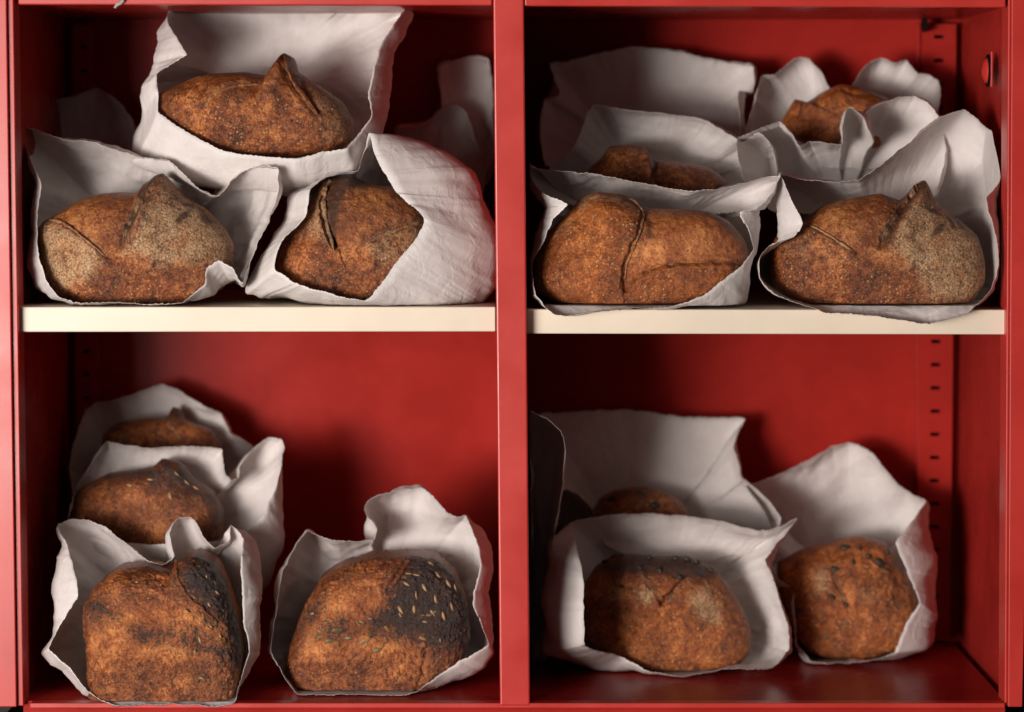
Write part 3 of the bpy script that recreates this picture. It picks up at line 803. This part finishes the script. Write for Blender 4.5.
# F
loaf([(533, 277), (536, 255), (546, 234), (565, 216), (581, 198), (596, 192), (618, 195), (633, 201), (644, 207), (678, 209), (710, 212), (728, 221), (744, 240), (749, 258), (741, 275), (722, 290), (702, 300), (668, 307), (599, 307), (554, 302), (536, 290)],
     (640, 252), .095, .07, 'S', 'glossy amber loaf split wide open across its front, just right of the divider', CRUST_W, seed=4,
     lips=[([(600, 193), (618, 195), (636, 204), (643, 214), (641, 228), (634, 246), (627, 264), (625, 284)], 3.5, 2, .25, .7), ([(632, 284), (640, 275), (654, 267), (690, 261), (730, 262), (744, 264)], 1.8, 1.5, .4, .2)],
     steps=[([(644, 205), (642, 222), (636, 240), (627, 262), (624, 290)], 4, 4.5, 26, 12, .0), ([(626, 292), (636, 278), (652, 268), (690, 262), (738, 262)], 3.5, 5, 12, 8, .25), ([(560, 232), (575, 222), (590, 218)], 1, 1.2, 8, 4, .2)],
     flour=[([(575, 202), (596, 193), (618, 196), (640, 207), (643, 218), (636, 213), (615, 201), (598, 199), (580, 210)], 3, .9), ([(548, 240), (565, 220), (580, 215), (570, 228)], 5, .5)],
     crumb=[([(628, 290), (630, 262), (642, 238), (648, 212), (700, 214), (735, 232), (746, 258), (735, 260), (690, 259), (652, 266), (636, 278)], 4, 1)],
     edge=[([(646, 213), (653, 226), (651, 240), (645, 238)], 3, .95), ([(641, 243), (645, 236), (640, 258), (632, 268)], 2, .6), ([(642, 244), (648, 240), (646, 246)], 1.5, .9), ([(725, 248), (729, 250), (727, 253)], 1.5, .8), ([(735, 257), (739, 260), (736, 263)], 1.5, .8), ([(720, 244), (723, 246), (721, 248)], 1.5, .8)])
# G
loaf([(768, 265), (775, 238), (800, 222), (824, 206), (851, 198), (881, 194), (900, 200), (907, 195), (914, 188), (920, 182), (924, 180), (928, 186), (933, 197), (941, 207), (956, 218), (976, 235), (983, 258), (982, 282), (969, 302), (929, 310), (841, 310), (791, 300), (772, 284)],
     (880, 255), .095, .07, 'S', 'broad floury sourdough with a pointed ear, at the right end of the upper shelf', CRUST, seed=5,
     lips=[([(882, 248), (887, 232), (898, 214), (910, 199), (922, 184)], 9, 4, 1, .8), ([(803, 221), (826, 234), (855, 252)], 3.5, 2, .6, .9)],
     steps=[([(881, 250), (886, 234), (898, 214), (910, 198), (924, 180)], 7, 9, 18, 9, .25), ([(800, 220), (826, 234), (858, 254)], 3, 3, 12, 7, .3)],
     flour=[([(924, 183), (956, 218), (978, 240), (984, 275), (972, 303), (935, 302), (915, 275), (892, 250), (888, 235), (905, 210)], 8, 1), ([(800, 221), (828, 237), (850, 254), (840, 268), (795, 262), (778, 245)], 8, .22)],
     crumb=[([(824, 210), (851, 200), (881, 197), (905, 203), (888, 228), (880, 252), (892, 262), (878, 266), (862, 258), (835, 238), (810, 220)], 5, .85)],
     edge=[([(930, 236), (934, 227), (947, 221), (944, 231), (936, 236)], 1.5, .9), ([(946, 216), (951, 218), (957, 229), (952, 229)], 1.2, .9), ([(951, 214), (957, 217), (966, 229), (961, 229)], 1.2, .9), ([(920, 206), (936, 210), (942, 216), (930, 213)], 1.2, .9), ([(903, 203), (912, 190), (924, 179), (926, 186), (914, 199), (902, 216), (891, 238), (883, 250), (886, 236), (896, 216)], 2.5, 1)])
# H
loaf([(584, 182), (590, 168), (601, 158), (609, 147), (627, 145), (645, 147), (652, 158), (677, 162), (708, 167), (728, 182), (732, 205), (715, 240), (660, 250), (610, 245), (588, 215)],
     (655, 205), .245, .055, None, 'shaded loaf, only its brown top showing behind the glossy amber split loaf', CRUST, seed=6, nA=300, nR=90,
     steps=[([(650, 146), (656, 160), (652, 182)], 5, 6, 14, 7, .5)], flour=[([(600, 155), (625, 146), (645, 149), (648, 155), (620, 152)], 5, .6)])
# J
loaf([(781, 124), (788, 110), (797, 98), (804, 103), (821, 93), (841, 84), (862, 88), (882, 96), (900, 106), (905, 130), (890, 150), (842, 152), (810, 146), (790, 137)],
     (842, 120), .325, .045, None, 'small tan loaf tilted high at the back right of the upper right bay', CRUST_W, seed=7, nA=300, nR=90,
     steps=[([(796, 118), (800, 108), (805, 100)], 4, 4, 6, 5, .7), ([(838, 84), (850, 92), (870, 96)], 2, 2, 8, 5, .5)], edge=[([(794, 98), (805, 96), (806, 104), (798, 104)], 3, .9)])
# L
Lseed = [('s', 195, 653, 1.5, .9), ('s', 200, 640, 1.2, .8), ('s', 233, 613, 1.4, 1), ('s', 137, 583, .2, .35), ('s', 161, 584, .2, .35), ('s', 226, 592, 1.2, .9), ('s', 216, 580, 1.3, .9), ('p', 201, 678, .1, .8), ('s', 208, 604, 1.1, .8), ('s', 186, 612, .6, .7)]
for _ in range(6): Lseed.append(('s', rn(192, 236), rn(566, 640), rn(.6, 1.8), rn(.4, .9)))
for _ in range(6): Lseed.append((random.choice('sp'), rn(98, 225), rn(608, 668), rn(-.5, 1.2), rn(.35, .6)))
loaf([(90, 625), (89, 601), (100, 583), (119, 568), (149, 565), (174, 569), (180, 558), (197, 553), (215, 562), (227, 583), (238, 619), (244, 649), (240, 680), (233, 703), (170, 706), (110, 705), (97, 691), (91, 649)],
     (168, 638), .075, .080, 'B', 'boxy seeded tin loaf, front left at the bottom, black poppy on its right shoulder', SEEDED, seed=8, n=4.6,
     lips=[([(178, 560), (178, 575), (184, 590), (196, 604), (216, 620)], 5, -2, .6, 0)],
     steps=[([(176, 568), (181, 585), (196, 602), (222, 622)], -4, 3, 10, 8, .2), ([(92, 600), (120, 614), (150, 622)], 2, 2, 10, 6, 0)],
     poppy=[([(182, 560), (197, 555), (215, 563), (229, 585), (240, 625), (243, 655), (232, 648), (222, 630), (200, 606), (186, 590)], 7, 1), ([(88, 600), (102, 596), (120, 606), (118, 620), (94, 620)], 8, .8), ([(132, 628), (160, 630), (200, 634), (240, 655), (236, 665), (205, 650), (165, 642), (132, 640)], 5, .95), ([(190, 666), (212, 668), (212, 682), (196, 684)], 5, .6)],
     crumb=[([(92, 622), (130, 610), (180, 600), (215, 625), (225, 650), (180, 660), (120, 655), (95, 650)], 8, .9)], ragged=2.2, lump=1.3, seeds=Lseed)
# M
loaf([(72, 515), (80, 490), (108, 474), (135, 470), (154, 466), (162, 459), (179, 462), (195, 479), (214, 492), (224, 512), (222, 535), (206, 552), (151, 556), (100, 548), (78, 532)],
     (150, 510), .225, .05, None, 'seeded loaf in the middle of the lower left row of three, dark on top', SEEDED, seed=9, nA=320, nR=100, n=2.6,
     steps=[([(156, 466), (168, 480), (190, 492)], -3, 3, 8, 6, .3)],
     poppy=[([(150, 466), (165, 458), (182, 464), (215, 494), (222, 515), (195, 500), (165, 490), (140, 482), (110, 484), (90, 490), (110, 474)], 6, .85), ([(125, 500), (155, 500), (160, 515), (130, 512)], 6, .55)],
     ragged=1.2, seeds=[('s', 170, 496, 1.4, .9), ('s', 186, 483, .6, .9), ('s', 150, 480, .3, .8), ('s', 196, 488, .7, .9), ('s', 130, 486, .2, .8), ('s', 176, 474, .5, .8)])
# N
loaf([(100, 450), (104, 434), (116, 424), (143, 418), (168, 416), (173, 407), (181, 410), (185, 419), (211, 429), (223, 446), (224, 470), (200, 490), (150, 495), (110, 480)],
     (162, 455), .362, .038, None, 'dim loaf with a dark nib, last in the lower left row of three', CRUST, seed=10, nA=260, nR=70, edge=[([(168, 406), (184, 406), (184, 420), (168, 420)], 4, .9)])
# O
Oseed = [(525, 258, .8), (548, 292, .9), (478, 355, 1.6), (472, 400, 1.5), (540, 365, 1.3), (532, 410, 1.1), (430, 400, 1.0), (390, 455, .8), (500, 487, .4), (483, 290, .6), (595, 335, 1.3), (575, 318, 1.2), (560, 420, 1.3), (585, 390, 1.4), (505, 330, 1.1)]
Os = [('s', 260 + x / 3.07, 480 + y / 3.07, r, 1.0) for x, y, r in Oseed]
Os += [('p', 260 + x / 3.07, 480 + y / 3.07, r, .95) for x, y, r in [(237, 460, -.1), (185, 480, .2), (218, 492, -.1), (315, 500, -.2), (360, 522, -.3), (268, 484, .1)]]
for _ in range(9): Os.append(('s', rn(398, 462), rn(566, 640), rn(0, 1.6), rn(.45, .9)))
for _ in range(14): Os.append((random.choice('sp'), rn(305, 440), rn(605, 650), rn(-.5, 1.2), rn(.4, .7)))
loaf([(288, 666), (294, 635), (307, 604), (322, 578), (341, 565), (371, 556), (407, 553), (436, 557), (455, 574), (467, 601), (469, 630), (459, 662), (440, 680), (416, 693), (355, 694), (299, 693)],
     (378, 625), .145, .08, 'B', 'seeded tin loaf left of the divider, poppy and sunflower seeds over its right half', SEEDED, seed=11, n=4.2,
     lips=[([(412, 557), (402, 572), (390, 590)], 4, 2, .6, 0)],
     steps=[([(410, 556), (400, 572), (388, 592)], 3, 3, 8, 7, .5), ([(428, 640), (424, 662), (416, 690)], 0, 3, 8, 8, .0), ([(322, 580), (328, 595), (322, 605)], 1, 2, 6, 6, .2)],
     poppy=[([(414, 556), (440, 558), (458, 578), (470, 610), (468, 645), (440, 652), (424, 646), (400, 640), (370, 632), (368, 620), (385, 608), (388, 590), (402, 574)], 6, 1), ([(298, 632), (306, 608), (320, 600), (322, 612), (310, 628), (302, 640)], 6, .75), ([(322, 622), (345, 618), (356, 636), (335, 642), (320, 636)], 5, .9)],
     edge=[([(430, 650), (466, 640), (460, 662), (440, 680), (422, 690), (426, 668)], 8, .3)],
     crumb=[([(310, 625), (330, 600), (345, 580), (385, 585), (385, 610), (365, 630), (425, 645), (420, 665), (360, 655), (300, 655)], 8, .85)], ragged=2.4, lump=1.3, seeds=Os)
# P
loaf([(581, 630), (581, 590), (597, 565), (618, 554), (654, 556), (687, 556), (716, 570), (736, 596), (750, 625), (749, 649), (732, 666), (695, 670), (654, 669), (610, 660)],
     (665, 615), .25, .055, 'B', 'round domed loaf with flour flecks on top, front of the lower right bay', CRUST_W, seed=12, lump=1.9, nA=360, nR=120,
     lips=[([(664, 606), (654, 590), (640, 577)], 4, 2, .8, .4), ([(664, 606), (676, 590), (690, 576)], 4, -2, .8, .9)],
     steps=[([(646, 578), (655, 590), (664, 604)], 2, 3, 7, 5, .4), ([(700, 570), (682, 580), (672, 592), (662, 604)], 3, 4, 8, 6, .5), ([(612, 578), (622, 586), (634, 588)], 2, 2, 6, 4, .5)],
     flour=[([(688, 594), (705, 588), (718, 600), (724, 626), (708, 622), (690, 606)], 6, 1), ([(603, 594), (618, 584), (628, 596), (612, 604)], 5, 1), ([(636, 588), (656, 590), (652, 606), (638, 602)], 4, 1)],
     edge=[([(598, 562), (640, 553), (690, 556), (700, 570), (660, 578), (620, 572)], 10, .55)],
     poppy=[([(598, 566), (630, 552), (690, 553), (716, 572), (700, 582), (660, 576), (615, 578)], 3, .85)],
     seeds=[('o', 606, 562, .4, .55), ('o', 614, 557, .1, .6), ('o', 622, 556, -.3, .45), ('o', 650, 558, .2, .5), ('o', 676, 558, .5, .6), ('o', 688, 559, .2, .65), ('o', 697, 563, -.4, .5), ('o', 660, 571, 1.4, .6), ('o', 640, 568, 1.2, .5), ('o', 680, 577, .8, .55), ('o', 623, 588, .3, .4), ('o', 664, 601, 1.0, .45), ('o', 711, 571, .6, .5)])
# Q
loaf([(778, 590), (778, 563), (799, 551), (835, 541), (859, 535), (887, 544), (902, 565), (920, 600), (913, 626), (896, 648), (859, 652), (807, 650), (792, 630)],
     (850, 598), .325, .055, 'B', 'knobbly round loaf with dark olive pieces, by the right wall at the bottom', CRUST_W, seed=13, lump=2.0, nA=360, nR=120,
     lips=[([(846, 606), (838, 586), (832, 566)], 5, 2, .8, .6), ([(866, 556), (880, 568), (892, 572)], 4, 1, .8, .3)],
     steps=[([(832, 566), (838, 584), (846, 606)], 3, 4, 8, 6, .6)],
     flour=[([(812, 572), (827, 568), (830, 592), (816, 594)], 4, 1), ([(858, 590), (872, 592), (870, 602), (858, 600)], 5, .6)],
     crumb=[([(840, 590), (850, 586), (852, 600), (845, 604)], 4, 1)],
     seeds=[('o', 835, 571, .2, .85), ('o', 846, 606, 1.5, .5), ('o', 832, 597, .6, .6), ('o', 870, 555, .5, .6), ('o', 860, 548, .1, .5), ('o', 853, 562, 1.2, .5), ('o', 888, 552, .8, .5), ('p', 847, 623, .4, .9), ('p', 826, 638, 1.2, .8), ('o', 800, 610, .2, .6), ('o', 880, 562, .9, .9), ('o', 845, 548, .1, .9)])
# R
loaf([(592, 512), (600, 498), (612, 491), (642, 487), (670, 494), (686, 508), (692, 540), (670, 570), (620, 570), (595, 550)],
     (642, 530), .365, .04, None, 'dark crown of a loaf barely showing, behind the domed loaf at lower right', CRUST, seed=14, nA=260, nR=70,
     seeds=[('o', 612, 499, .2, .9), ('o', 655, 505, .2, .9), ('o', 640, 494, .2, .7)])

# ================================================================ camera, light, world
cam = bpy.data.cameras.new('camera'); co = bpy.data.objects.new('camera', cam); COL.objects.link(co)
co.location = (0, -CD, CZ); co.rotation_euler = (math.pi / 2 - PITCH, 0, 0)
cam.sensor_width = 36; cam.lens = 36 * F / 1024; cam.clip_start = .1; cam.clip_end = 60
cam.dof.use_dof = True; cam.dof.focus_distance = CD + .035; cam.dof.aperture_fstop = 2.4
sc.camera = co

def lamp(name, x, y, z, sx, sy, power, col, tgt):
    li = bpy.data.lights.new(name, 'AREA'); li.shape = 'RECTANGLE'; li.size = sx; li.size_y = sy; li.energy = power; li.color = col
    lo = bpy.data.objects.new(name, li); COL.objects.link(lo); lo.location = (x, y, z)
    lo.rotation_euler = (Vector(tgt) - Vector(lo.location)).to_track_quat('-Z', 'Y').to_euler()


lx, _, lz = W(-1080, 560, 0)
lamp('shop_lamp', lx, -3.6, lz, .95, .60, 98, (1.0, .925, .86), W(512, 340, .1))
lamp('soft_fill_light', -1.80, -2.9, lz + .1, 1.6, 1.4, 104, (1.0, .94, .89), W(512, 300, .1))  # added broad fill light for the bays, no known window behind it

w = bpy.data.worlds.new('World'); sc.world = w; w.use_nodes = True
bg = w.node_tree.nodes['Background']; bg.inputs[0].default_value = (1.0, .80, .73, 1); bg.inputs[1].default_value = .058
sc.cycles.max_bounces = 6; sc.cycles.diffuse_bounces = 4; sc.cycles.glossy_bounces = 3; sc.cycles.transmission_bounces = 4
sc.cycles.use_adaptive_sampling = True; sc.cycles.adaptive_threshold = .015
sc.view_settings.view_transform = 'Standard'; sc.view_settings.look = 'None'; sc.view_settings.exposure = .03; sc.view_settings.gamma = 1
